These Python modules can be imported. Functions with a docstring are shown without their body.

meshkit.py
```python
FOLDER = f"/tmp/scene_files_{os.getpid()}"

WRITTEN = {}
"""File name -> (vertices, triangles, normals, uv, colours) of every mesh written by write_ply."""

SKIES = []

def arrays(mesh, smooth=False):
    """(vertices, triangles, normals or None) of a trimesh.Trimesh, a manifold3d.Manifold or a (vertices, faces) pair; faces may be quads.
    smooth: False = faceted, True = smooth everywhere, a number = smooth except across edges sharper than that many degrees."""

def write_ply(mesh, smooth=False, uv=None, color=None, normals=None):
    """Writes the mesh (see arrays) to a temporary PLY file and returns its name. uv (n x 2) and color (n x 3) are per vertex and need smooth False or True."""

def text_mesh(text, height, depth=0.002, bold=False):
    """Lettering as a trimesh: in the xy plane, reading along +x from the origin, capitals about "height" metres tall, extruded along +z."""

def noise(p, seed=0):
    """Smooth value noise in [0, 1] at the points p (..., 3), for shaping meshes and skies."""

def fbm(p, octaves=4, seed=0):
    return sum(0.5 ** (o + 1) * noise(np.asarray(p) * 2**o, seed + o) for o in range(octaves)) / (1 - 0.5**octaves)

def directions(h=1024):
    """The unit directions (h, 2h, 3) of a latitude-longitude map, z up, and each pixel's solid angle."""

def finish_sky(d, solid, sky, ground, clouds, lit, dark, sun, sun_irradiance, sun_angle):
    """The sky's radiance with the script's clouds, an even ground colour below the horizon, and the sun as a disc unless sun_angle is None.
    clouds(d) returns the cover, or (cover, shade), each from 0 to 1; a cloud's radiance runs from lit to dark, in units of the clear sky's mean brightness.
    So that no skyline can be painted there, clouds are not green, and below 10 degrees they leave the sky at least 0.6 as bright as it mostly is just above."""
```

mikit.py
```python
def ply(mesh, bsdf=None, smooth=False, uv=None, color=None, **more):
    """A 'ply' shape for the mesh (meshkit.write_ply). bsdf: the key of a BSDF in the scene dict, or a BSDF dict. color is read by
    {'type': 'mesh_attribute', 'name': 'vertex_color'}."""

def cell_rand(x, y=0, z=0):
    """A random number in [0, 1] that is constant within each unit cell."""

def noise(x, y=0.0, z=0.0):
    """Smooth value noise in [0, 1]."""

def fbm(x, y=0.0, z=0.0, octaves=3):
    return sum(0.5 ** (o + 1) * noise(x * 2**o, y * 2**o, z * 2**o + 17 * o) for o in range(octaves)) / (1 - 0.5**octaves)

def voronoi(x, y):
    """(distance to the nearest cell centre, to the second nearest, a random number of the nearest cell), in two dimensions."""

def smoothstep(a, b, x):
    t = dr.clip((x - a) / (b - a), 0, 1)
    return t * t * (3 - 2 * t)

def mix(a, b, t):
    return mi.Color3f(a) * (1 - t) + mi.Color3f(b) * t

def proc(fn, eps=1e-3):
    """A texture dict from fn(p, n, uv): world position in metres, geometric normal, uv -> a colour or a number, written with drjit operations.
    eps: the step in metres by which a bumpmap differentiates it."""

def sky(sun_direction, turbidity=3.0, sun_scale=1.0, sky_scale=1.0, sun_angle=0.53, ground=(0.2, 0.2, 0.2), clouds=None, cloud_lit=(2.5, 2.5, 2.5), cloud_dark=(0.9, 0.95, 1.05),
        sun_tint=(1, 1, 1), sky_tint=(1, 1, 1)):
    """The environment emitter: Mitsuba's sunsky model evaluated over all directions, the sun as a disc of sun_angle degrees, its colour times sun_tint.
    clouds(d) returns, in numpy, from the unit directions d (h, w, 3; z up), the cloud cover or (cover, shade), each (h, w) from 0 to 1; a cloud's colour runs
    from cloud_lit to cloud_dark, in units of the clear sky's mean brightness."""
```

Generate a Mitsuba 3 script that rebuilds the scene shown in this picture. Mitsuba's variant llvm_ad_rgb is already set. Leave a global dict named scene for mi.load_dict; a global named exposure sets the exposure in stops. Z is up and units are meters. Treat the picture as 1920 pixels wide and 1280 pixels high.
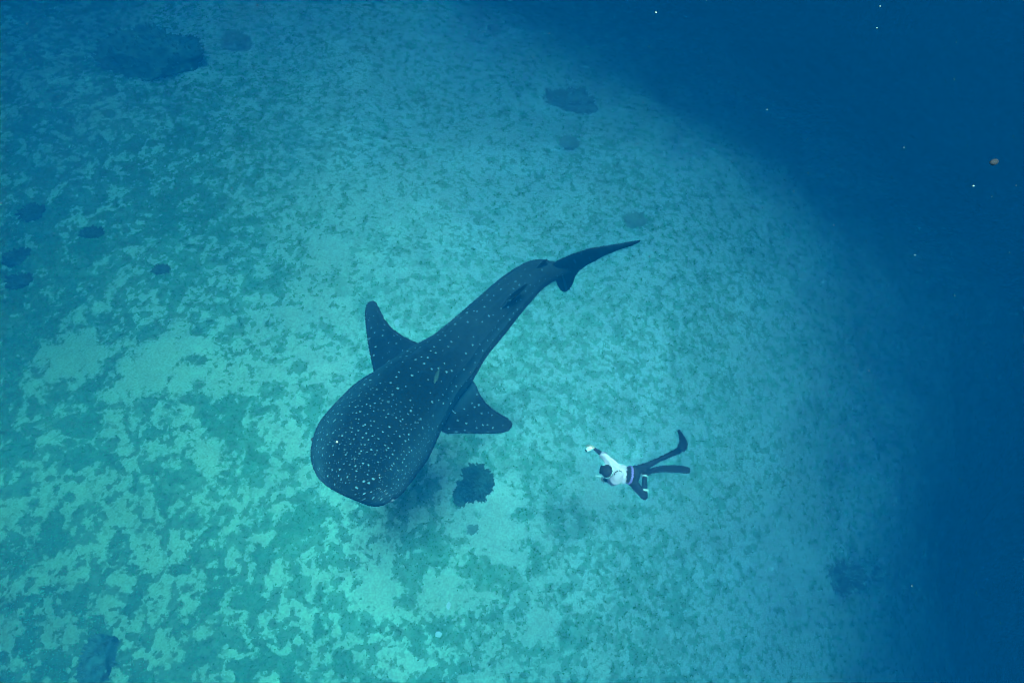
import math, numpy as np, trimesh, manifold3d as m3, shapely, shapely.geometry as sg
import drjit as dr, mitsuba as mi, mikit, meshkit
from scipy.interpolate import PchipInterpolator
from scipy.spatial import Delaunay, cKDTree

T = mi.ScalarTransform4f
scene, labels = {}, {}

# ---------------------------------------------------------------- camera, light, exposure
TILT, HFOV, FPX = math.radians(22), 84.0, 960 / math.tan(math.radians(42))
FWD = np.array([0, math.sin(TILT), -math.cos(TILT)])
UPV = np.array([0, math.cos(TILT), math.sin(TILT)])
scene['camera'] = {'type': 'perspective', 'fov': HFOV, 'fov_axis': 'x', 'near_clip': 0.05, 'far_clip': 500.0,
                   'to_world': T().look_at(origin=[0, 0, 0], target=FWD.tolist(), up=UPV.tolist()),
                   'medium': {'type': 'ref', 'id': 'sea_medium'}}
SUN = (0.15, 0.06, 1.0)
scene['sky'] = mikit.sky(SUN, turbidity=3, sun_angle=14, sun_tint=(0.79, 1.07, 0.80), sky_tint=(0.79, 1.07, 0.55))
exposure = 5.95
# sea water: red goes first, blue carries furthest
scene['sea_medium'] = {'type': 'homogeneous', 'sigma_t': {'type': 'rgb', 'value': [0.160, 0.112, 0.096]},
                       'albedo': {'type': 'rgb', 'value': [0.0, 0.0110, 0.0478]}, 'phase': {'type': 'hg', 'g': -0.2}}
scene['water'] = {'type': 'cube', 'to_world': T().translate([0, 0, -49.4]).scale([150, 150, 50.2]),
                  'bsdf': {'type': 'null'}, 'interior': {'type': 'ref', 'id': 'sea_medium'}}
labels['water'] = {'label': 'clear blue green sea water filling the whole view', 'kind': 'structure'}


def ray(px, py):
    """Unit direction of a photograph position (1920 x 1280 frame), used to take real positions off the photograph."""
    d = (px - 960) * np.array([1.0, 0, 0]) + (640 - py) * UPV + FPX * FWD
    return d / np.linalg.norm(d)


def at(px, py, r):
    return ray(px, py) * r


def on_plane(px, py, p0, n):
    d = ray(px, py)
    return d * (np.dot(p0, n) / np.dot(d, n))


# ---------------------------------------------------------------- the lie of the sea floor
def floor_z(x, y):
    x, y = np.asarray(x, float), np.asarray(y, float)
    p = np.stack([x, y, np.zeros_like(x)], -1)
    s1, s2 = 0.82 * x + 0.57 * y, 0.95 * x - 0.30 * y + 2.6
    s = 0.8 * np.logaddexp(s1 / 0.8, s2 / 0.8) + 3.8 * (meshkit.fbm(p * 0.13, 3, 5) - 0.5)
    drop = 7.0 * (np.logaddexp(0, (s - 12.0) / 7.0) - 0.14)
    ky = np.clip((14 - y) / 14, 0, 1); ky = ky * ky * (3 - 2 * ky)
    d = 14.2 + 0.06 * np.clip(s, -14, 60) + (0.64 + 0.68 * ky) * drop + 0.09 * 4 * np.logaddexp(0, (y - 11) / 4) + 0.10 * 3 * np.logaddexp(0, (-x - 5) / 3) * np.clip((y + 2) / 10, 0, 1)
    d = np.where(d > 55, 55 + 25 * (1 - np.exp(-(np.maximum(d, 55) - 55) / 25)), d)
    d = d - 1.0 * (meshkit.fbm(p * 0.13, 3, 1) - 0.5) - 0.34 * (meshkit.fbm(p * 0.55, 3, 2) - 0.5) - 0.16 * (meshkit.fbm(p * 2.2, 3, 3) - 0.5)
    return -d


def floor_hit(px, py):
    """Where the line of sight through a photograph position meets the sea floor."""
    d, lo, hi = ray(px, py), 8.0, 90.0
    ts = np.linspace(lo, hi, 1200)
    q = d[None] * ts[:, None]
    below = q[:, 2] < floor_z(q[:, 0], q[:, 1])
    k = int(np.argmax(below))
    return q[k], ts[k]


# stretches of open sand in the algae: centre and radius in metres
BARE = []
for px, py, wpx in ((912, 925, 72), (925, 992, 66), (300, 692, 78), (140, 662, 62), (560, 610, 40), (840, 1100, 46), (705, 1110, 42), (1010, 1170, 36), (395, 860, 40), (1130, 905, 60), (620, 470, 46)):
    q, rr = floor_hit(px, py)
    BARE.append((float(q[0]), float(q[1]), wpx / FPX * rr))


# ---------------------------------------------------------------- materials
def noise(*a): return mikit.noise(*a)


def algae_cover(x, y):
    """Share of turf algae on the sand at (x, y), 0 to 1; the same field places the tufts."""
    wx = x + 0.10 * (mikit.fbm(x * 7, y * 7, 5.5, octaves=3) - 0.5)
    wy = y + 0.10 * (mikit.fbm(x * 7, y * 7, 9.5, octaves=3) - 0.5)
    big = mikit.fbm(x * 0.22 + 3.1, y * 0.22, 2.2, octaves=3)
    n = mikit.fbm(wx * 3.0, wy * 3.0, 1.0, octaves=5)
    n2 = mikit.fbm(wx * 5.6 + 7.7, wy * 5.6, 15.0, octaves=4)
    k = mikit.fbm(wx * 12.0, wy * 12.0, 6.0, octaves=4)
    m = mikit.fbm(wx * 1.6, wy * 1.6, 4.0, octaves=3)
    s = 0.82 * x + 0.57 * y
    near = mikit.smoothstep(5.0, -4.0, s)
    th = 0.515 + 0.34 * (0.5 - big) + 0.03 * (1 - near) - 0.06 * mikit.smoothstep(-2.0, -10.0, s)  # algae thickened on the left, partly to imitate edge darkening
    grain = 0.26 * (k - 0.5)
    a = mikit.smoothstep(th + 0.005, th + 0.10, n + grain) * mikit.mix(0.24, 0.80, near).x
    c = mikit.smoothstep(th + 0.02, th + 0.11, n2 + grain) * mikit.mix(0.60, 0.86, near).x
    f = mikit.smoothstep(0.56, 0.66, k + 0.5 * (0.5 - th)) * 0.46
    b = mikit.smoothstep(0.60, 0.66, m + 0.14 * (n - 0.5) + 0.2 * (k - 0.5)) * mikit.smoothstep(3.0, -4.0, s)
    a = 1 - (1 - a) * (1 - c) * (1 - f)
    out = dr.clip(a + b - a * b, 0, 1)
    for cx, cy, r in BARE:
        d = dr.sqrt(dr.square(x - cx) + dr.square(y - cy)) / r + 1.7 * (n - 0.5) + 1.2 * (k - 0.5)
        out = out * mikit.smoothstep(0.62, 1.05, d)
    return out


def sand_color(p, n, uv):
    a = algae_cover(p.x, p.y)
    g = mikit.fbm(p.x * 9, p.y * 9, 3.0, octaves=3)
    f = mikit.noise(p.x * 34, p.y * 34, 1.0)
    pale = mikit.smoothstep(0.50, 0.70, mikit.fbm(p.x * 0.5, p.y * 0.5, 12.0, octaves=3))
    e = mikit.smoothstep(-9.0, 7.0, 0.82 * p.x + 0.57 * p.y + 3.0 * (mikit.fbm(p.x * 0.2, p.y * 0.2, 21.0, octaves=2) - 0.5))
    film_falloff = mikit.mix((0.29, 0.53, 0.335), (0.62, 0.72, 0.67), e)        # greenish algal tone; its darker left end partly stands for lens falloff
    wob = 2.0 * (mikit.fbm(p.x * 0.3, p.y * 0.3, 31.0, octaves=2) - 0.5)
    edge_dim = 1 - mikit.smoothstep(-3.0, -10.5, p.x + wob) * (0.20 + 0.28 * mikit.smoothstep(3.0, -2.0, p.y + wob))   # lens falloff painted in: ground darker on the left, most at lower left
    film_falloff = film_falloff * edge_dim
    sand = mikit.mix(film_falloff * 0.80, film_falloff * 1.08, 0.55 * g + 0.45 * pale) * (0.88 + 0.24 * f)
    turf = mikit.mix((0.022, 0.175, 0.105), (0.07, 0.31, 0.205), g) * mikit.mix(0.95, 1.55, e) * edge_dim  # turf paler towards the drop, haze mixed into its colour
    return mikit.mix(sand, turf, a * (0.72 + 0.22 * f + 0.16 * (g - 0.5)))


def turf_color(p, n, uv):
    g = mikit.fbm(p.x * 6, p.y * 6, p.z * 6, octaves=2)
    return mikit.mix((0.03, 0.21, 0.115), (0.08, 0.34, 0.20), g)


def coral_color(p, n, uv):
    g = mikit.fbm(p.x * 9, p.y * 9, p.z * 9, octaves=3)
    return mikit.mix((0.025, 0.10, 0.085), (0.07, 0.20, 0.165), g)


def spot_layer(u, v, cell, size, keep, seed):
    """Pale spots scattered one per cell of a jittered grid."""
    out = mi.Float(0)
    iu, iv = dr.floor(u / cell), dr.floor(v / cell)
    for a in (-1, 0, 1):
        for b in (-1, 0, 1):
            cu, cv = iu + a, iv + b
            px = (cu + 0.15 + 0.7 * mikit.cell_rand(cu, cv, seed)) * cell
            py = (cv + 0.15 + 0.7 * mikit.cell_rand(cu, cv, seed + 1)) * cell
            r = size * (0.55 + 0.75 * mikit.cell_rand(cu, cv, seed + 2))
            d = dr.sqrt(dr.square(u - px) + dr.square(v - py))
            on = dr.select(mikit.cell_rand(cu, cv, seed + 3) < keep, 1.0, 0.0)
            out = dr.maximum(out, on * mikit.smoothstep(r * 1.15, r * 0.6, d) * (0.55 + 0.45 * mikit.cell_rand(cu, cv, seed + 4)))
    return out


def shark_color(p, n, uv):
    u, v = uv.x, uv.y          # metres along the spine from the snout, metres across the back from the midline
    g = mikit.fbm(u * 2.2, v * 2.2, 1.0, octaves=4)
    fine = mikit.noise(u * 30, v * 30, 2.0)
    base = mikit.mix((0.004, 0.010, 0.015), (0.009, 0.020, 0.027), g) * (0.85 + 0.3 * fine)
    flank = mikit.smoothstep(0.22, 0.66, dr.abs(v) * mikit.mix(1.0, 1.5, mikit.smoothstep(2.0, 4.5, u)).x) * mikit.smoothstep(1.05, 0.80, dr.abs(v))
    base = base * mikit.mix(0.30, 0.80, mikit.smoothstep(1.9, 3.6, u) * mikit.smoothstep(16.0, 15.0, u)).x * mikit.mix(1.0, 0.45, mikit.smoothstep(15.0, 16.0, u)).x + mi.Color3f(0.003, 0.013, 0.020) * flank  # rear trunk paler for distance haze, dorsal fins darker for shade, both painted
    head = mikit.smoothstep(1.75, 0.9, u)
    tail = mikit.smoothstep(3.6, 5.0, u)
    u = dr.select(u > 15, u - 20, u)
    s_head = spot_layer(u, v, 0.072, 0.0100, 0.85, 10)
    s_fine = spot_layer(u + 3.3, v + 0.7, 0.045, 0.0065, 0.7, 30) * 0.30
    s_body = spot_layer(u * 0.85, v, 0.125, 0.0140, 0.88, 50)
    s = s_head * head + s_fine * mikit.smoothstep(1.0, 0.35, u) + s_body * (1 - head) * (1 - 0.62 * tail)
    return mikit.mix(base, (0.055, 0.11, 0.13), dr.clip(0.9 * s, 0, 0.95))


def two(d): return {'type': 'twosided', 'bsdf': d}
def rgb(*c): return {'type': 'rgb', 'value': list(c)}
def princ(c, rough=0.6, **k): return two({'type': 'principled', 'base_color': c, 'roughness': rough, 'specular': 0.15, **k})


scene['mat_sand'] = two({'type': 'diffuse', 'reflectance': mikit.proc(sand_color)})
scene['mat_turf'] = two({'type': 'diffuse', 'reflectance': mikit.proc(turf_color)})
scene['mat_coral'] = two({'type': 'diffuse', 'reflectance': mikit.proc(coral_color)})
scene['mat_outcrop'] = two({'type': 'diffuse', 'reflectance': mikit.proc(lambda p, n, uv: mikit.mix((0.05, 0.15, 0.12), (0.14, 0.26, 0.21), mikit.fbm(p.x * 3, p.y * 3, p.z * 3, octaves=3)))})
scene['mat_pale_hazed'] = two({'type': 'diffuse', 'reflectance': mikit.proc(lambda p, n, uv: mikit.mix((0.12, 0.27, 0.22), (0.26, 0.42, 0.36), mikit.fbm(p.x * 5, p.y * 5, p.z * 5, octaves=3)))})  # pale coral; on far mounds the lighter tone stands for water haze
scene['mat_hazed'] = two({'type': 'diffuse', 'reflectance': mikit.proc(lambda p, n, uv: mikit.mix((0.22, 0.36, 0.31), (0.36, 0.50, 0.45), mikit.fbm(p.x * 4, p.y * 4, p.z * 4, octaves=3)))})  # far corals lightened to imitate the haze of distance
scene['mat_shark'] = two({'type': 'diffuse', 'reflectance': mikit.proc(shark_color)})
scene['mat_black'] = princ(rgb(0.008, 0.009, 0.011), 0.85)
scene['mat_suit'] = princ(rgb(0.012, 0.014, 0.018), 0.85)
scene['mat_white'] = princ(mikit.proc(lambda p, n, uv: mikit.mix((0.66, 0.47, 0.55), (0.48, 0.34, 0.40), mikit.fbm(p.x * 14, p.y * 14, p.z * 14, octaves=2))), 0.7)  # darker blotches painted in for the crease shade of the top
scene['mat_strap'] = princ(rgb(0.08, 0.08, 0.10), 0.8)
scene['mat_purple'] = princ(rgb(0.30, 0.16, 0.40), 0.6)
scene['mat_skin'] = princ(rgb(0.55, 0.38, 0.29), 0.5)
scene['mat_hair'] = princ(rgb(0.018, 0.015, 0.014), 0.5)
scene['mat_pale'] = princ(rgb(0.72, 0.74, 0.66), 0.5)
scene['mat_snow'] = two({'type': 'diffuse', 'reflectance': rgb(0.13, 0.13, 0.13)})
scene['mat_stone'] = two({'type': 'diffuse', 'reflectance': rgb(0.66, 0.70, 0.66)})
scene['mat_glassy'] = princ(rgb(0.05, 0.06, 0.07), 0.1)


def add(key, mesh, mat, smooth=True, uv=None, label=None, category=None, group=None, kind=None):
    n, base = 1, key
    while key in scene:
        key = f'{base}_{n:03d}'
        n += 1
    scene[key] = mikit.ply(mesh, mat, smooth=smooth, uv=uv)
    e = {k: v for k, v in dict(label=label, category=category, group=group, kind=kind).items() if v}
    if e:
        labels[key] = e
    return key


# ---------------------------------------------------------------- the sea floor
def axis(lo, hi, step, far, n):
    core = np.arange(lo, hi + step / 2, step)
    g = (np.geomspace(1, 1 + far, n + 1)[1:] - 1)
    return np.concatenate([lo - g[::-1], core, core[-1] + g])


gx, gy = axis(-21, 16, 0.075, 100, 60), axis(-7, 28, 0.075, 100, 60)
X, Y = np.meshgrid(gx, gy)
Z = floor_z(X, Y)
idx = np.arange(X.size).reshape(X.shape)
quads = np.stack([idx[:-1, :-1], idx[:-1, 1:], idx[1:, 1:], idx[1:, :-1]], -1).reshape(-1, 4)
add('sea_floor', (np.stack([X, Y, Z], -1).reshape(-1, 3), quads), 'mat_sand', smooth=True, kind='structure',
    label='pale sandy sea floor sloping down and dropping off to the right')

# turf algae: short blades, thick where the field says so
rng = np.random.default_rng(11)
N = 420000
bx, by = rng.uniform(-20, 14, N), rng.uniform(-6, 25, N)
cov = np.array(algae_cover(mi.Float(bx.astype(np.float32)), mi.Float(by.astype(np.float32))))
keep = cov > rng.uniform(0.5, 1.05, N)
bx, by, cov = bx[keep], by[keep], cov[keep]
bz = floor_z(bx, by)
nb = len(bx)
ang, w, h = rng.uniform(0, 2 * np.pi, nb), rng.uniform(0.010, 0.026, nb), rng.uniform(0.012, 0.04, nb) * (0.5 + 0.5 * cov)
lean, la = rng.uniform(0.03, 0.09, nb), rng.uniform(0, 2 * np.pi, nb)
ca, sa = np.cos(ang) * w, np.sin(ang) * w
tip = np.stack([bx + np.cos(la) * lean, by + np.sin(la) * lean, bz + h], -1)
v = np.stack([np.stack([bx - ca, by - sa, bz - 0.03], -1), np.stack([bx + ca, by + sa, bz - 0.03], -1),
              tip + np.stack([ca, sa, 0 * ca], -1) * 0.6, tip - np.stack([ca, sa, 0 * ca], -1) * 0.6], 1).reshape(-1, 3)
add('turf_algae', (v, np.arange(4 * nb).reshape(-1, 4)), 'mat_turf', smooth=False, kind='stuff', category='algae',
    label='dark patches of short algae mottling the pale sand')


# ---------------------------------------------------------------- corals and stones
def coral_mesh(seed, rx, ry, hgt, nbr, fing=0.10):
    """A low bush of stubby branches fanning out from a lumpy mound."""
    r = np.random.default_rng(seed)
    m = trimesh.creation.icosphere(4)
    q = m.vertices.copy()
    lump = 0.60 + 0.75 * meshkit.fbm(q * 2.2 + seed * 3.7, 3, seed)
    q = q * lump[:, None] * np.array([rx, ry, hgt]) * 0.86
    parts = [trimesh.Trimesh(q, m.faces, process=False)]
    base = trimesh.creation.icosphere(1)
    for i in range(int(nbr * 1.5)):
        th, ph = r.uniform(0, 2 * np.pi), math.acos(r.uniform(0.02, 1.0))
        d = np.array([math.sin(ph) * math.cos(th), math.sin(ph) * math.sin(th), math.cos(ph)])
        lum = 0.60 + 0.75 * float(meshkit.fbm(d[None] * 2.2 + seed * 3.7, 3, seed)[0])
        c = d * np.array([rx, ry, hgt]) * lum * 0.86
        s = r.choice([0.5, 0.8, 1.2, 1.6]) * r.uniform(0.8, 1.2) * fing
        b = base.vertices * np.array([0.34, 0.34, 0.9]) * s + base.vertices * (r.uniform(-0.08, 0.08, (len(base.vertices), 1)) * s)
        ax = d / np.array([rx, ry, hgt]); ax = ax / np.linalg.norm(ax) + r.normal(0, 0.3, 3); ax /= np.linalg.norm(ax)
        M = trimesh.geometry.align_vectors([0, 0, 1], ax)[:3, :3]
        parts.append(trimesh.Trimesh(b @ M.T + c + ax * s * 0.45, base.faces, process=False))
    return trimesh.util.concatenate(parts)


def coral(px, py, wpx, hpx, label, seed, group=None, mat='mat_coral', tall=0.5, nbr=160, name='coral', cat='coral', fing=0.055):
    c, rr = floor_hit(px, py)
    rx, ry = wpx / FPX * rr / 2, hpx / FPX * rr / 2
    m = coral_mesh(seed, rx, ry, tall * min(rx, ry) * 1.6, nbr, fing * min(1.6, max(0.5, rx / 0.5)))
    m.apply_translation(c)
    add(name, m, mat, smooth=60, label=label, category=cat, group=group)


coral(893, 908, 68, 74, 'large bushy dark coral on the sand right of the shark\'s head', 3, nbr=420, tall=0.55)
coral(862, 930, 34, 44, 'darker coral lobe pressed against the left side of the large bushy coral', 4, nbr=150)
coral(884, 993, 26, 22, 'small round coral on bare sand just below the large bushy coral', 5, mat='mat_pale_hazed', nbr=80)
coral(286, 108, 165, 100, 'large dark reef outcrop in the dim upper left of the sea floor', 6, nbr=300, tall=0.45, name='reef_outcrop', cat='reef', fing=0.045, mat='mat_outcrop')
coral(445, 85, 50, 40, 'faint coral mound right of the large dark reef outcrop', 7, mat='mat_pale_hazed', nbr=90)
coral(1575, 1082, 72, 46, 'blurred dark coral mound on the slope in the lower right', 8, mat='mat_pale_hazed', nbr=140, tall=0.8)
coral(1642, 1076, 34, 22, 'small faint coral beside the coral mound on the lower right slope', 9, mat='mat_pale_hazed', nbr=60)
coral(40, 487, 46, 36, 'round dark coral near the left edge, upper of a close pair', 10, nbr=110)
coral(42, 530, 42, 30, 'dark coral near the left edge, lower of a close pair', 11, nbr=90)
coral(62, 402, 42, 30, 'dark coral near the left edge, above the close pair', 12, nbr=90)
coral(175, 438, 38, 22, 'flat oval dark coral inland of the corals at the left edge', 13, nbr=80)
coral(303, 508, 32, 24, 'round dark coral on pale sand left of the shark\'s raised fin', 14, nbr=70)
coral(185, 1248, 50, 92, 'long dark coral mound cut off by the bottom edge at lower left', 15, nbr=170, tall=0.55)
coral(1062, 195, 120, 60, 'wide faint reef patch fading into blue water beyond the shark\'s tail', 16, mat='mat_hazed', nbr=130, tall=0.4, name='reef_outcrop', cat='reef')
coral(1066, 270, 36, 34, 'small faint coral below the wide faint reef patch', 17, mat='mat_hazed', nbr=60)
coral(1190, 415, 44, 34, 'faint coral on the slope behind the tip of the shark\'s tail', 18, mat='mat_hazed', nbr=60)
coral(988, 590, 15, 21, 'small oval coral on sand at the right edge of the shark\'s body', 19, mat='mat_pale_hazed', nbr=50)


def stone(px, py, wpx, hpx, label, seed):
    c, rr = floor_hit(px, py)
    m = trimesh.creation.icosphere(3)
    q = m.vertices * (0.7 + 0.6 * meshkit.fbm(m.vertices * 1.6 + seed, 3, seed))[:, None]
    q = q * np.array([wpx, hpx, 0.6 * min(wpx, hpx)]) / FPX * rr / 2 + c + np.array([0, 0, 0.02])
    add('pale_stone', trimesh.Trimesh(q, m.faces, process=False), 'mat_stone', smooth=40, label=label, category='stone')


stone(840, 1133, 9, 14, 'small white stone on bare sand below the shark\'s head', 1)
stone(822, 1188, 11, 9, 'white stone near the bottom, lower left of the other white stone', 2)
stone(744, 607, 11, 17, 'pale oval stone on the sand right of the shark\'s raised fin', 3)


# ---------------------------------------------------------------- the whale shark
def plate(poly, tmax, step, to3d):
    """A closed thin solid over a 2-D outline: full in the middle, thin at the rim. to3d(xy, h) places it."""
    P = sg.Polygon(poly).buffer(0)
    ring = P.exterior
    nb_ = max(12, int(ring.length / step))
    b = np.array([ring.interpolate(i / nb_, normalized=True).coords[0] for i in range(nb_)])
    x0, y0, x1, y1 = P.bounds
    g = np.stack(np.meshgrid(np.arange(x0, x1, step), np.arange(y0, y1, step)), -1).reshape(-1, 2)
    g = g[shapely.contains_xy(P.buffer(-0.6 * step), g[:, 0], g[:, 1])]
    pts = np.vstack([b, g])
    tri = Delaunay(pts).simplices
    cen = pts[tri].mean(1)
    tri = tri[shapely.contains_xy(P, cen[:, 0], cen[:, 1])]
    a = pts[tri]
    cr = (a[:, 1, 0] - a[:, 0, 0]) * (a[:, 2, 1] - a[:, 0, 1]) - (a[:, 1, 1] - a[:, 0, 1]) * (a[:, 2, 0] - a[:, 0, 0])
    tri = tri[np.abs(cr) > 1e-9]; cr = cr[np.abs(cr) > 1e-9]
    tri = np.where((cr < 0)[:, None], tri[:, ::-1], tri)
    d = shapely.distance(ring, shapely.points(pts))
    h = tmax * np.sqrt(np.clip(d / (d.max() + 1e-9), 0, 1))
    n, nbd = len(pts), len(b)
    low = np.where(np.arange(n) < nbd, np.arange(n), np.arange(n) + n - nbd)
    verts = np.vstack([to3d(pts, h), to3d(pts[nbd:], -h[nbd:])])
    m = trimesh.Trimesh(verts, np.vstack([tri, low[tri][:, ::-1]]), process=False)
    if m.volume < 0:
        m.invert()
    return m


def to_manifold(m):
    return m3.Manifold(m3.Mesh(np.asarray(m.vertices, np.float32), np.asarray(m.faces, np.uint32)))


#            px    py    half width (px)   height/width above, below
ST = np.array([
    (637, 921, 22, .20, .20), (640, 916, 45, .26, .26), (644, 908, 63, .31, .33), (648, 898, 78, .36, .40), (658, 880, 91, .41, .46), (680, 850, 102, .47, .55), (723, 799, 100, .55, .66),
    (766, 752, 84, .68, .78), (810, 706, 67, .80, .88), (847, 674, 57, .86, .94), (879, 637, 48, .92, .98), (925, 589, 42, .95, 1.0),
    (974, 540, 35, 1.0, 1.0), (1008, 515, 28, 1.05, 1.05), (1040, 507, 17, 1.15, 1.15), (1072, 499, 7, 1.3, 1.3)], float)
arc = np.concatenate([[0], np.cumsum(np.hypot(np.diff(ST[:, 0]), np.diff(ST[:, 1])))])
rng_m = 6.9 + (9.9 - 6.9) * np.clip(arc / arc[-2], 0, 1) ** 0.95
C = np.array([at(p[0], p[1], r) for p, r in zip(ST, rng_m)])
hw = ST[:, 2] * rng_m / FPX
L = np.concatenate([[0], np.cumsum(np.linalg.norm(np.diff(C, axis=0), axis=1))])
fC, fW, fU, fD = PchipInterpolator(L, C), PchipInterpolator(L, hw), PchipInterpolator(L, ST[:, 3]), PchipInterpolator(L, ST[:, 4])


gp = np.gradient(ST[:, :2], axis=0)
gp = np.array([gp[max(0, i - 2):i + 3].mean(0) for i in range(len(gp))])
sides = []
for p, c, g_ in zip(ST, C, gp):
    g_ = g_ / np.linalg.norm(g_)
    v_ = on_plane(p[0] - g_[1] * 20, p[1] + g_[0] * 20, c, np.array([0, 0, 1.0])) - c
    sides.append(v_ / np.linalg.norm(v_))
fS = PchipInterpolator(L, np.array(sides))


def frame(l):
    """Spine direction, level sideways axis (the head is turned a little into the swim) and the trunk's up."""
    t = fC(np.clip(l + 0.08, 0, L[-1])) - fC(np.clip(l - 0.08, 0, L[-1]))
    t = t / np.linalg.norm(t, axis=-1, keepdims=True)
    side = fS(l); side = side / np.linalg.norm(side, axis=-1, keepdims=True)
    up = np.cross(side, t)
    return t, side, up / np.linalg.norm(up, axis=-1, keepdims=True)


ls = np.concatenate([np.linspace(0, 0.5, 26), np.linspace(0.5, L[-1], 150)[1:]])
t_, side_, up_ = frame(ls)
th = np.linspace(0, 2 * np.pi, 97)[:-1]          # from the right side over the back
rings = []
for i, l in enumerate(ls):
    w, hu, hd = float(fW(l)), float(fU(l)), float(fD(l))
    c, s = np.cos(th), np.sin(th)
    e = 0.82 if l < 1.2 else 0.82 + 0.18 * min(1, (l - 1.2) / 1.2)       # flatter, squarer head
    cx = np.sign(c) * np.abs(c) ** e
    sy = np.sign(s) * np.abs(s) ** (1.0)
    k = np.clip((l - 1.5) / 0.8, 0, 1) * np.clip((L[-1] - 0.5 - l) / 1.0, 0, 1)
    deg = np.degrees(th)
    ridge = sum(np.exp(-((deg - a) / 2.6) ** 2) for a in (28, 52, 128, 152)) * 0.075 + np.exp(-((deg - 90) / 5.0) ** 2) * 0.05
    rad = 1 + k * ridge
    rings.append(fC(l) + side_[i] * (w * cx * rad)[:, None] + up_[i] * (np.where(s > 0, hu, hd) * w * sy * rad)[:, None])
rings = np.array(rings)
n_r, n_t = rings.shape[:2]
bv = np.vstack([rings.reshape(-1, 3), fC(0)[None], fC(L[-1])[None]])
ii, jj = np.meshgrid(np.arange(n_r - 1), np.arange(n_t), indexing='ij')
a0, a1 = ii * n_t + jj, ii * n_t + (jj + 1) % n_t
bq = np.stack([a0, a1, a1 + n_t, a0 + n_t], -1).reshape(-1, 4)
bf = np.vstack([bq[:, [0, 1, 2]], bq[:, [0, 2, 3]],
                [[n_r * n_t, (j + 1) % n_t, j] for j in range(n_t)],
                [[n_r * n_t + 1, (n_r - 1) * n_t + j, (n_r - 1) * n_t + (j + 1) % n_t] for j in range(n_t)]])
trunk = trimesh.Trimesh(bv, bf, process=False)
if trunk.volume < 0:
    trunk.invert()


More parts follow.
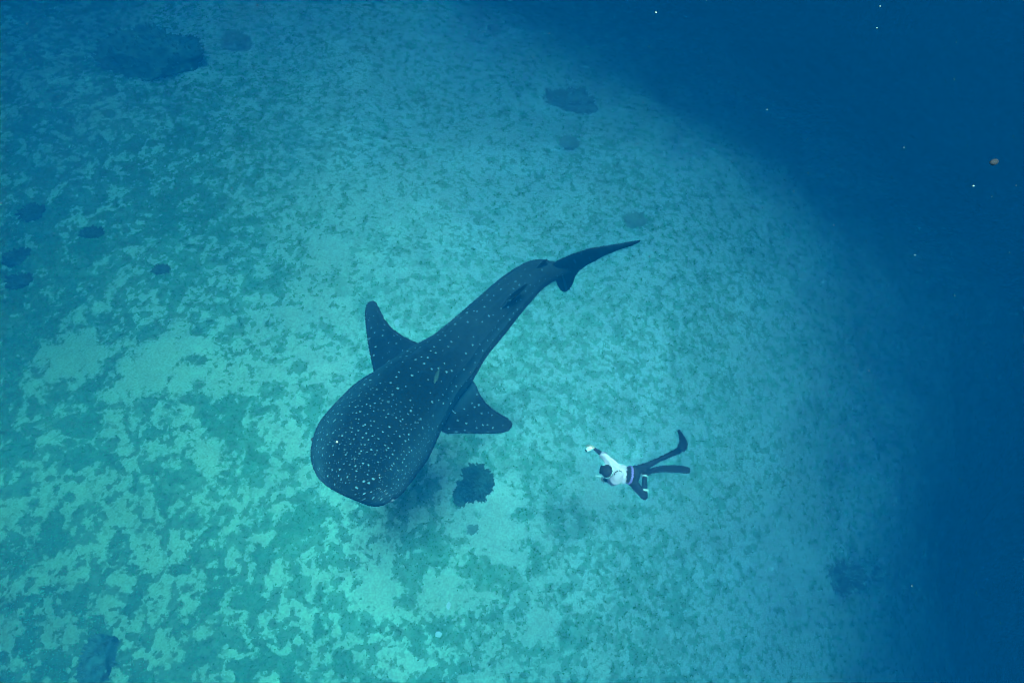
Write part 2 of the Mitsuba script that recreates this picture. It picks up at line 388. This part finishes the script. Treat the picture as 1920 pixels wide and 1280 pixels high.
def near_l(px, py):
    """Length along the spine of the station nearest a photograph position."""
    q = np.array([ray(*p[:2]) for p in ST])
    lq = np.linspace(0, L[-1], 600)
    dd = fC(lq); dd /= np.linalg.norm(dd, axis=1, keepdims=True)
    return lq[np.argmax(dd @ ray(px, py))]


def flat_fin(pix, p0, n, tmax, step=0.05, droop=0.0, root=None):
    """A fin lying in the plane through p0 with normal n; its outline is taken off the photograph."""
    q = np.array([on_plane(x, y, p0, n) for x, y in pix])
    e1 = q[1] - q[0]; e1 -= n * e1.dot(n); e1 /= np.linalg.norm(e1)
    e2 = np.cross(n, e1)
    poly = np.stack([(q - p0) @ e1, (q - p0) @ e2], 1)
    def to3d(xy, h):
        pos = p0 + xy[:, :1] * e1 + xy[:, 1:] * e2
        if droop and root is not None:
            dist = np.maximum(0, np.abs((pos - root[0]) @ root[1]) - root[2])
            pos = pos - np.outer(droop * dist ** 2, [0, 0, 1.0])
        return pos + h[:, None] * n
    return plate(poly, tmax, step, to3d)


parts = [to_manifold(trunk)]
lp = near_l(795, 705)
tp, sp, upp = frame(np.array([lp])); tp, sp, upp = tp[0], sp[0], upp[0]
pc = fC(lp) - upp * 0.16
for sgn, pix in ((-1, [(745, 740), (702, 708), (694, 672), (688, 640), (684, 605), (683, 582), (688, 567), (697, 562), (706, 566), (713, 580), (722, 598), (737, 616), (757, 630), (782, 641), (815, 668)]),
                 (1, [(800, 790), (836, 814), (868, 813), (905, 814), (938, 813), (955, 808), (962, 798), (960, 789), (950, 781), (930, 770), (912, 755), (900, 738), (892, 718), (862, 690)])):
    out = sp * sgn
    nn = upp + 0.18 * out; nn /= np.linalg.norm(nn)
    parts.append(to_manifold(flat_fin(pix, pc, nn, 0.055)))

# dorsal fins and tail stand upright over the spine
def upright(profile, l0, lean, tmax, step=0.035):
    """Fin standing on the back: profile = (metres along the spine from l0, metres above it)."""
    t, s, u = frame(np.array([l0])); t, s, u = t[0], s[0], u[0]
    w = u + lean * s; w /= np.linalg.norm(w)
    n = np.cross(t, w); n /= np.linalg.norm(n)
    def to3d(xy, h):
        base = fC(np.clip(l0 + xy[:, 0], 0, L[-1])) + np.outer(np.maximum(0, l0 + xy[:, 0] - L[-1]), t)
        return base + xy[:, 1:] * w + h[:, None] * n
    return plate(profile, tmax, step, to3d)


l1 = near_l(916, 589)
parts.append(to_manifold(upright([(-0.10, 0.1), (0.08, 0.42), (0.24, 0.62), (0.38, 0.74), (0.48, 0.77), (0.53, 0.70), (0.52, 0.55), (0.55, 0.43), (0.64, 0.34), (0.60, 0.1)], l1, 0.38, 0.04)))
l2 = near_l(993, 523)
parts.append(to_manifold(upright([(0, 0.1), (0.08, 0.34), (0.20, 0.46), (0.28, 0.47), (0.27, 0.38), (0.33, 0.30), (0.31, 0.1)], l2, 0.05, 0.022, 0.025)))

tail_pix = [(1024, 505), (1036, 494), (1048, 486), (1075, 475), (1103, 466), (1130, 461), (1158, 457), (1185, 452), (1209, 449), (1188, 460), (1163, 468), (1137, 478), (1118, 489), (1100, 498), (1088, 507), (1080, 517), (1077, 526),
            (1073, 536), (1068, 543), (1060, 549), (1052, 546), (1046, 538), (1041, 526), (1034, 517)]
pt = fC(L[-2])
ptn = np.array([-0.10, 1.0, 0.05]); ptn /= np.linalg.norm(ptn)
parts.append(to_manifold(flat_fin(tail_pix, pt, ptn, 0.05)))

body = m3.Manifold.batch_boolean(parts, m3.OpType.Add)
body = max(body.decompose(), key=lambda q: q.volume()).refine_to_length(0.045)
bm = body.to_mesh()
sm = trimesh.Trimesh(bm.vert_properties[:, :3], bm.tri_verts, process=True)
trimesh.smoothing.filter_taubin(sm, lamb=0.5, nu=0.52, iterations=10)
lq = np.linspace(0, L[-1], 900)
_, kk = cKDTree(fC(lq)).query(sm.vertices)
tq, sq, uq = frame(lq)
dv = np.asarray(sm.vertices) - fC(lq)[kk]
off, hgt = np.einsum('ij,ij->i', dv, sq[kk]), np.einsum('ij,ij->i', dv, uq[kk])
wl = fW(lq)[kk]
theta = np.arctan2(off / wl, hgt / (wl * np.maximum(fU(lq)[kk], 0.5)))
vv = theta * wl * 0.85 + np.sign(off) * np.maximum(0, np.abs(off) - wl)
finv = (hgt > wl * fU(lq)[kk] * 1.22 + 0.02) & (lq[kk] > L[-1] * 0.55) & (lq[kk] < L[-1] - 0.55)
uu = lq[kk] + 20.0 * finv + np.einsum('ij,ij->i', dv, tq[kk])
add('whale_shark', sm, 'mat_shark', smooth=True, uv=np.stack([uu, vv], 1), category='whale shark',
    label='dark whale shark with rows of white spots gliding over the pale sand')
for sgn in (-1, 1):
    le = 0.42
    te, se, ue = frame(np.array([le]))
    pe = fC(le) + se[0] * sgn * float(fW(le)) * 0.985 - ue[0] * 0.03
    e = trimesh.creation.icosphere(2, 0.028); e.apply_translation(pe)
    add('whale_shark__eye', e, 'mat_glassy')

# a slim remora riding on the back
lr = near_l(818, 712)
tr, sr, ur = frame(np.array([lr])); tr, sr, ur = tr[0], sr[0], ur[0]
A, B = fC(near_l(816, 722)), fC(near_l(834, 692))
wr = float(fW(lr)); 
def back(px, py):
    l = near_l(px, py); t, s, u = frame(np.array([l])); d = ray(px, py); w = float(fW(l)) * float(fU(l))
    p0 = fC(l) + u[0] * w * 0.97
    return d * (p0.dot(u[0]) / d.dot(u[0]))
q0, q1 = back(814, 721), back(824, 690)
ax = (q1 - q0); ln = np.linalg.norm(ax); ax /= ln
nz = ur - ax * ur.dot(ax); nz /= np.linalg.norm(nz); sx = np.cross(nz, ax)
rp = [(0, .004), (.05, .35), (.2, .85), (.4, 1), (.6, .8), (.8, .4), (.9, .2), (.96, .55), (1, .75)]
fl = np.linspace(0, 1, 40); fw = np.interp(fl, [a for a, _ in rp], [b for _, b in rp]) * 0.028; fh = np.interp(fl, [0, .1, .4, .85, 1], [.1, .7, 1, .35, .1]) * 0.024
aa = np.linspace(0, 2 * np.pi, 17)[:-1]
rr_ = np.array([q0 + ax * (f * ln) + nz * 0.02 + sx * (w * np.cos(aa))[:, None] + nz * (h * np.sin(aa))[:, None] for f, w, h in zip(fl, fw, fh)])
rv = np.vstack([rr_.reshape(-1, 3), rr_[0].mean(0)[None], rr_[-1].mean(0)[None]])
ii, jj = np.meshgrid(np.arange(39), np.arange(16), indexing='ij')
a0, a1 = ii * 16 + jj, ii * 16 + (jj + 1) % 16
rf = np.vstack([np.stack([a0, a1, a1 + 16], -1).reshape(-1, 3), np.stack([a0, a1 + 16, a0 + 16], -1).reshape(-1, 3), [[640, (j + 1) % 16, j] for j in range(16)], [[641, 39 * 16 + j, 39 * 16 + (j + 1) % 16] for j in range(16)]])
scene['mat_remora'] = princ(rgb(0.008, 0.022, 0.020), 0.8)
add('remora', trimesh.Trimesh(rv, rf, process=False), 'mat_remora', smooth=True, category='fish', label='slim pale green remora riding on the whale shark\'s back')


# ---------------------------------------------------------------- the freediver
RD = 10.9
def J(px, py, dr_=0.0): return at(px, py, RD + dr_)
def ball(p, r, n=20):
    return m3.Manifold.sphere(r, n).translate([float(x) for x in p])
def bone(a, ra, b, rb): return m3.Manifold.batch_hull([ball(a, ra), ball(b, rb)])
def hullof(*pr): return m3.Manifold.batch_hull([ball(p, r) for p, r in pr])
def finish(ms, length=0.02, it=8, extra=()):
    m = m3.Manifold.batch_boolean(list(ms), m3.OpType.Add).refine_to_length(length).to_mesh()
    t = trimesh.Trimesh(m.vert_properties[:, :3], m.tri_verts, process=True)
    trimesh.smoothing.filter_taubin(t, lamb=0.5, nu=0.53, iterations=it)
    return t


head, neck = J(1138.5, 882.5, 0.0), J(1149, 885, 0.02)
shR, shL = J(1151.5, 874.5, 0.02), J(1153, 899, 0.06)
elR, wrR = J(1130.5, 853, 0.03), J(1115.5, 841.2, 0.08)
elL, wrL = J(1146, 903, 0.32), J(1134, 899, 0.52)
chest, waist, pelv = J(1160, 887.5, 0.05), J(1175, 889, 0.06), J(1189, 891.5, 0.07)
hipR, hipL = J(1192, 882, 0.09), J(1186, 902, 0.09)
knR, anR = J(1215, 872, 0.36), J(1240, 859, 0.58)
knL, anL = J(1208, 930.5, 0.12), J(1208.5, 889.5, 0.24)
toR = J(1256, 853, 0.62)
toL = J(1222, 882.5, 0.27)

torso = [hullof((shR, .072), (shL, .072), (chest, .13)), hullof((shR + (chest - shR) * .3, .075), (shL + (chest - shL) * .3, .075), (waist, .115)),
         hullof((waist + (shR - shL) * .16, .095), (waist - (shR - shL) * .16, .095), (hipR, .095), (hipL, .095)), bone(hipR, .1, pelv, .11), bone(hipL, .1, pelv, .11)]
bodyb = torso + [bone(neck, .058, chest, .075), bone(head, .085, neck, .058), ball(head, .105),
                 bone(shR, .060, elR, .045), bone(elR, .045, wrR, .030), bone(shL, .060, elL, .045), bone(elL, .045, wrL, .030),
                 bone(hipR, .092, knR, .060), bone(knR, .060, anR, .040), bone(hipL, .092, knL, .062), bone(knL, .062, anL, .040),
                 bone(anR, .042, toR, .030), bone(anL, .042, toL, .030)]


def hand_bones(wr, d, palm_n, curl):
    """Palm and five separate fingers from the wrist along d; palm_n points out of the palm; curl in radians per joint."""
    d = d / np.linalg.norm(d); palm_n = palm_n - d * palm_n.dot(d); palm_n /= np.linalg.norm(palm_n); s = np.cross(d, palm_n)
    kn = wr + d * 0.085
    out = [hullof((wr, .027), (kn + s * .032, .015), (kn - s * .032, .015))]
    def rot(v, a): return v * math.cos(a) + palm_n * math.sin(a) if False else v * math.cos(a) + np.cross(s, v) * math.sin(a) * -1
    for o, ln in ((.034, .068), (.012, .080), (-.011, .075), (-.033, .058)):
        p, v, r = kn + s * o, d + s * o * 1.2, .0100
        v = v / np.linalg.norm(v)
        for k, f in enumerate((.45, .32, .23)):
            c = curl * (k + 0.6)
            vv_ = v * math.cos(c) + palm_n * math.sin(c)
            q = p + vv_ * ln * f * 1.25
            out.append(bone(p, r, q, r * .9)); p, r = q, r * .9
    p, v = wr + d * .03 + s * .026, s * .75 + d * .5 + palm_n * .45
    v /= np.linalg.norm(v)
    q = p + v * .045; q2 = q + (d * .75 + palm_n * .5 - s * .1) * .034
    out += [bone(p, .014, q, .0115), bone(q, .0115, q2, .009)]
    return out


add('person__body', finish(bodyb, 0.022), 'mat_suit')
labels['person'] = {'label': 'freediver in a white top, dark suit and long black fins swimming beside the shark', 'category': 'person'}
hd = wrR - elR
toward = -ray(1110, 841)
for wr, el, pn, cu in ((wrR, elR, -toward * 0.3 + np.array([-0.2, -1, 0]), 0.55), (wrL, elL, np.array([0.3, 0.2, -0.8]), 0.25)):
    add('person__hand', finish(hand_bones(wr + (wr - el) * 0.03, wr - el, pn, cu), 0.004, 4), 'mat_skin')
# white top over chest, shoulders and upper arms
sl = lambda a, b, f: a + (b - a) * f
top_end = sl(chest, waist, 0.45)
shirt = [hullof((shR, .084), (shL, .084), (chest, .142)), hullof((sl(shR, chest, .35), .086), (sl(shL, chest, .35), .086), (top_end, .128), (top_end + (shR - shL) * .22, .105), (top_end - (shR - shL) * .22, .105)),
         bone(shR, .075, sl(shR, elR, .96), .062), bone(shL, .075, sl(shL, elL, .9), .062)]
sh = finish(shirt, 0.015, 6)
q = np.asarray(sh.vertices)
nrm = np.asarray(sh.vertex_normals)
fold = meshkit.fbm(q * np.array([22, 22, 22]), 3, 4) - 0.5
ridge_ = 1 - np.abs(2 * meshkit.noise(q * 13 + 5, 8) - 1)
sh.vertices = q + nrm * (0.010 + 0.034 * fold + 0.022 * (ridge_ - 0.6))[:, None]
add('person__shirt', sh, 'mat_white', label='white long rash top with crease shade in its colour')
# hair, belt, cuffs
fdir = head - neck; fdir /= np.linalg.norm(fdir)
hr = trimesh.creation.icosphere(4, 0.118)
hq = hr.vertices * (1 + 0.10 * (meshkit.fbm(hr.vertices * 26, 3, 6) - 0.5))[:, None] * np.array([1.08, 1.0, 0.95])
hr = trimesh.Trimesh(hq + head - ray(1139, 882) * 0.012 + fdir * -0.008, hr.faces, process=False)
add('person__hair', hr, 'mat_hair')


def ring_band(c, axis_, up, ra, rb, width, thick, seg=48):
    """A flat strap round a body: an elliptical ring with its own thickness."""
    axis_ = axis_ / np.linalg.norm(axis_); up = up - axis_ * up.dot(axis_); up /= np.linalg.norm(up); s = np.cross(axis_, up)
    a = np.linspace(0, 2 * np.pi, seg + 1)[:-1]
    prof = [(0, -width / 2), (thick, -width / 2 + thick * .4), (thick, width / 2 - thick * .4), (0, width / 2)]
    v = np.array([[c + s * ((ra + o) * math.cos(t)) + up * ((rb + o) * math.sin(t)) + axis_ * z for o, z in prof] for t in a]).reshape(-1, 3)
    f = []
    for i in range(seg):
        for k in range(4):
            f.append([i * 4 + k, i * 4 + (k + 1) % 4, ((i + 1) % seg) * 4 + (k + 1) % 4, ((i + 1) % seg) * 4 + k])
    return v, np.array(f)

def tube(pts, r, n=10, m=40):
    """A round cord through the points."""
    c = PchipInterpolator(np.linspace(0, 1, len(pts)), np.array(pts))(np.linspace(0, 1, m))
    t = np.gradient(c, axis=0); t /= np.linalg.norm(t, axis=1, keepdims=True)
    a = np.cross(t, [0.3, 0.2, 0.93]); a /= np.linalg.norm(a, axis=1, keepdims=True); b = np.cross(t, a)
    g = np.linspace(0, 2 * np.pi, n + 1)[:-1]
    v = (c[:, None] + r * (np.cos(g)[None, :, None] * a[:, None] + np.sin(g)[None, :, None] * b[:, None])).reshape(-1, 3)
    f = [[i * n + j, i * n + (j + 1) % n, (i + 1) * n + (j + 1) % n, (i + 1) * n + j] for i in range(m - 1) for j in range(n)]
    v = np.vstack([v, c[:1], c[-1:]])
    f += [[m * n, (j + 1) % n, j, j] for j in range(n)] + [[m * n + 1, (m - 1) * n + j, (m - 1) * n + (j + 1) % n, (m - 1) * n + (j + 1) % n] for j in range(n)]
    return v, np.array(f)


# mask on the downturned face, its strap over the hair, a snorkel beside the head
face = fdir * 0.72 + ray(1139, 882) * 0.70; face /= np.linalg.norm(face)
crown = fdir * 0.70 - ray(1139, 882) * 0.72; crown /= np.linalg.norm(crown)
side_h = np.cross(face, crown)
mc = head + face * 0.112
mk = m3.Manifold.batch_hull([m3.Manifold.sphere(.018, 12).translate([float(x) for x in mc + side_h * a * .062 + crown * b * .03 + face * c * .02]) for a in (-1, 1) for b in (-1, 1) for c in (-1, 1)])
add('person__mask', finish([mk], 0.012, 3), 'mat_black')


wb = sl(waist, pelv, 0.35)
add('person__mask_strap', ring_band(head - ray(1139, 882) * 0.012, crown, face, 0.121, 0.128, 0.018, 0.006), 'mat_pale', smooth=40)
add('person__snorkel', tube([head + side_h * sgn_ * 0.10 + face * f_ + crown * c_ for sgn_, f_, c_ in ((-1, .10, -.06), (-1.2, .09, .0), (-1.3, .06, .12), (-1.3, .02, .26))], 0.012), 'mat_pale')
up0 = -ray(1160, 888)
add('person__back_strap', tube([J(1152, 889.5, -.12), J(1155, 884, -.155), J(1160, 882, -.17), J(1167, 884, -.155)], 0.008), 'mat_strap')
add('person__belt', ring_band(wb, (pelv - waist) / np.linalg.norm(pelv - waist) + 0.5 * ray(1178, 890), -ray(1178, 890), 0.158, 0.118, 0.042, 0.014), 'mat_purple', smooth=40, label='purple weight belt')
add('person__ankle_cuff', ring_band(sl(knL, anL, .93), anL - knL, -ray(1208, 890), 0.046, 0.046, 0.03, 0.008), 'mat_pale', smooth=40, label='pale cuff at the ankle of the bent leg')
kl = sl(knL, anL, .26)
add('person__leg_strap', ring_band(kl, anL - knL, -ray(1208, 920), 0.064, 0.064, 0.040, 0.010), 'mat_pale', smooth=40, label='pale strap across the bent leg')


# long fins: blades with stiff rails and a foot pocket
def blade(mid, widths, ups, thick=0.006):
    """A curved blade along the points mid, of the given half widths across the directions ups."""
    n_ = 40
    tt = np.linspace(0, 1, len(mid)); ss = np.linspace(0, 1, n_)
    c = PchipInterpolator(tt, np.array(mid))(ss); w = PchipInterpolator(tt, widths)(ss); u = PchipInterpolator(tt, np.array(ups))(ss)
    tg = np.gradient(c, axis=0); tg /= np.linalg.norm(tg, axis=1, keepdims=True)
    u = u - tg * np.einsum('ij,ij->i', u, tg)[:, None]; u /= np.linalg.norm(u, axis=1, keepdims=True)
    nn = np.cross(tg, u)
    prof = [(-1, -1), (-.92, -2.2), (-.84, -1), (.84, -1), (.92, -2.2), (1, -1), (1, 1), (.92, 2.2), (.84, 1), (-.84, 1), (-.92, 2.2), (-1, 1)]
    v = np.concatenate([c[:, None] + u[:, None] * (w[:, None, None] * np.array([p[0] for p in prof])[None, :, None]) + nn[:, None] * (thick / 2 * np.array([p[1] for p in prof])[None, :, None])], 0)
    k = len(prof)
    vv_ = v.reshape(-1, 3)
    f = [[i * k + j, i * k + (j + 1) % k, (i + 1) * k + (j + 1) % k, (i + 1) * k + j] for i in range(n_ - 1) for j in range(k)]
    for e, c0 in ((0, c[0]), (n_ - 1, c[-1])):
        vv_ = np.vstack([vv_, c0[None]]); o = len(vv_) - 1
        f += [[o, e * k + j, e * k + (j + 1) % k, e * k + (j + 1) % k] for j in range(k)]
    return vv_, np.array(f)


upA = np.array([-0.55, 0.8, 0.15]); 
fR = [J(1246, 856.5, .60), J(1258, 851, .63), J(1268, 846.5, .66), J(1277, 840, .67), J(1281.5, 831, .66), J(1278, 818, .63), J(1272, 806, .60)]
fin1 = blade(fR, [.052, .062, .075, .090, .088, .070, .035], [[.45, .75, .5], [.4, .75, .5], [.5, .7, .5], [.75, .5, .3], [.7, .25, .8], [.45, .05, 1.0], [.3, 0, 1.0]])
add('person__fin', fin1, 'mat_black', smooth=35, label='long black fin curling up at its tip')
fL = [J(1214, 884, .26), J(1228, 881, .28), J(1245, 878.5, .31), J(1262, 878.3, .34), J(1278, 879.5, .37), J(1290, 881.5, .40), J(1294, 882, .41)]
fin2 = blade(fL, [.045, .052, .062, .068, .068, .058, .028], [[0, 1, .25]] * 7)
add('person__fin', fin2, 'mat_black', smooth=35, label='long black fin held straight')
for tag, an, to in (('', anR, toR), ('_001', anL, toL)):
    add(f'person__fin{tag}__foot_pocket', finish([bone(an, .050, to, .042), bone(to, .042, to + (to - an) * .5, .022)], 0.015, 4), 'mat_black')

# small pale camera in the outstretched hand
hdn = hd / np.linalg.norm(hd)
cc = J(1104.5, 841.5, 0.05)
def rbox(sx, sy, sz, r, at_=(0, 0, 0)):
    return m3.Manifold.batch_hull([m3.Manifold.sphere(r, 12).translate([at_[0] + a * (sx / 2 - r), at_[1] + b * (sy / 2 - r), at_[2] + c * (sz / 2 - r)]) for a in (-1, 1) for b in (-1, 1) for c in (-1, 1)])
def place_local(m):
    t = m.to_mesh(); t = trimesh.Trimesh(t.vert_properties[:, :3], t.tri_verts, process=True)
    t.apply_transform(trimesh.transformations.rotation_matrix(math.radians(24), [0, 0, 1])); t.apply_translation(cc); return t
add('handheld_camera__body', place_local(rbox(.105, .075, .06, .012)), 'mat_pale', smooth=40)
labels['handheld_camera'] = {'label': 'small pale underwater camera held in the diver\'s outstretched hand', 'category': 'camera'}
add('handheld_camera__lens', place_local(m3.Manifold.cylinder(.024, .022, .020, 24).rotate([0, -90, 0]).translate([-.05, 0, 0])), 'mat_glassy', smooth=40)
add('handheld_camera__shutter_button', place_local(m3.Manifold.cylinder(.012, .009, .009, 16).rotate([-90, 0, 0]).translate([.03, .036, 0])), 'mat_white', smooth=40)

# ---------------------------------------------------------------- drifting specks
rs = np.random.default_rng(5)
ico = trimesh.creation.icosphere(1)
sv, sf, cnt = [], [], 0
listed = [(1438, 206, 4.5), (1825, 349, 5), (1218, 481, 5), (770, 92, 3), (483, 10, 4), (330, 354, 3.5), (356, 1043, 3), (907, 60, 3), (1030, 63, 3), (1107, 127, 3), (1127, 227, 3), (1230, 24, 4), (1206, 192, 3), (1196, 269, 3),
          (1372, 304, 2.5), (1430, 389, 3), (1488, 359, 3.5), (1563, 422, 3), (1624, 452, 3.5), (1715, 478, 3.2), (1644, 53, 3.4), (1695, 277, 2.6), (1790, 554, 3), (632, 828, 5), (711, 890, 4), (1372, 522, 3), (1893, 474, 3), (1710, 1098, 4), (1002, 470, 4), (1024, 470, 3), (383, 90, 3), (435, 353, 3.2)]
for x, y, s in listed:
    sv.append((x, y, rs.uniform(1.6, 4.5), s))
for i in range(300):
    sv.append((rs.uniform(-30, 1950), rs.uniform(-30, 1310), rs.uniform(1.2, 5.5), rs.choice([1.2, 1.5, 1.8, 2.4], p=[.4, .3, .2, .1])))
vs, fs = [], []
for x, y, r, s in sv:
    q = ico.vertices * (0.58 * s / 2 / FPX * r) * rs.uniform(0.6, 1.2, 3) + at(x, y, r)
    fs.append(ico.faces + len(vs) * len(q)); vs.append(q)
add('marine_snow', (np.vstack(vs), np.vstack(fs)), 'mat_snow', smooth=True, kind='stuff', category='particles', label='tiny white specks drifting through the water')
q = trimesh.creation.icosphere(3)
qv = q.vertices * (0.8 + 0.4 * meshkit.fbm(q.vertices * 2, 3, 2))[:, None] * np.array([0.0105, 0.0065, 0.005]) * 1.05
Rz = trimesh.transformations.rotation_matrix(math.radians(28), [0, 0, 1])[:3, :3]
scene['mat_floater'] = two({'type': 'diffuse', 'reflectance': rgb(0.0055, 0.0065, 0.0105)})
add('floating_particle', trimesh.Trimesh(qv @ Rz.T + at(1864, 304, 1.7), q.faces, process=False), 'mat_floater', smooth=True, category='particle', label='pinkish speck in open blue water near the right edge, largest of the drifting bits')
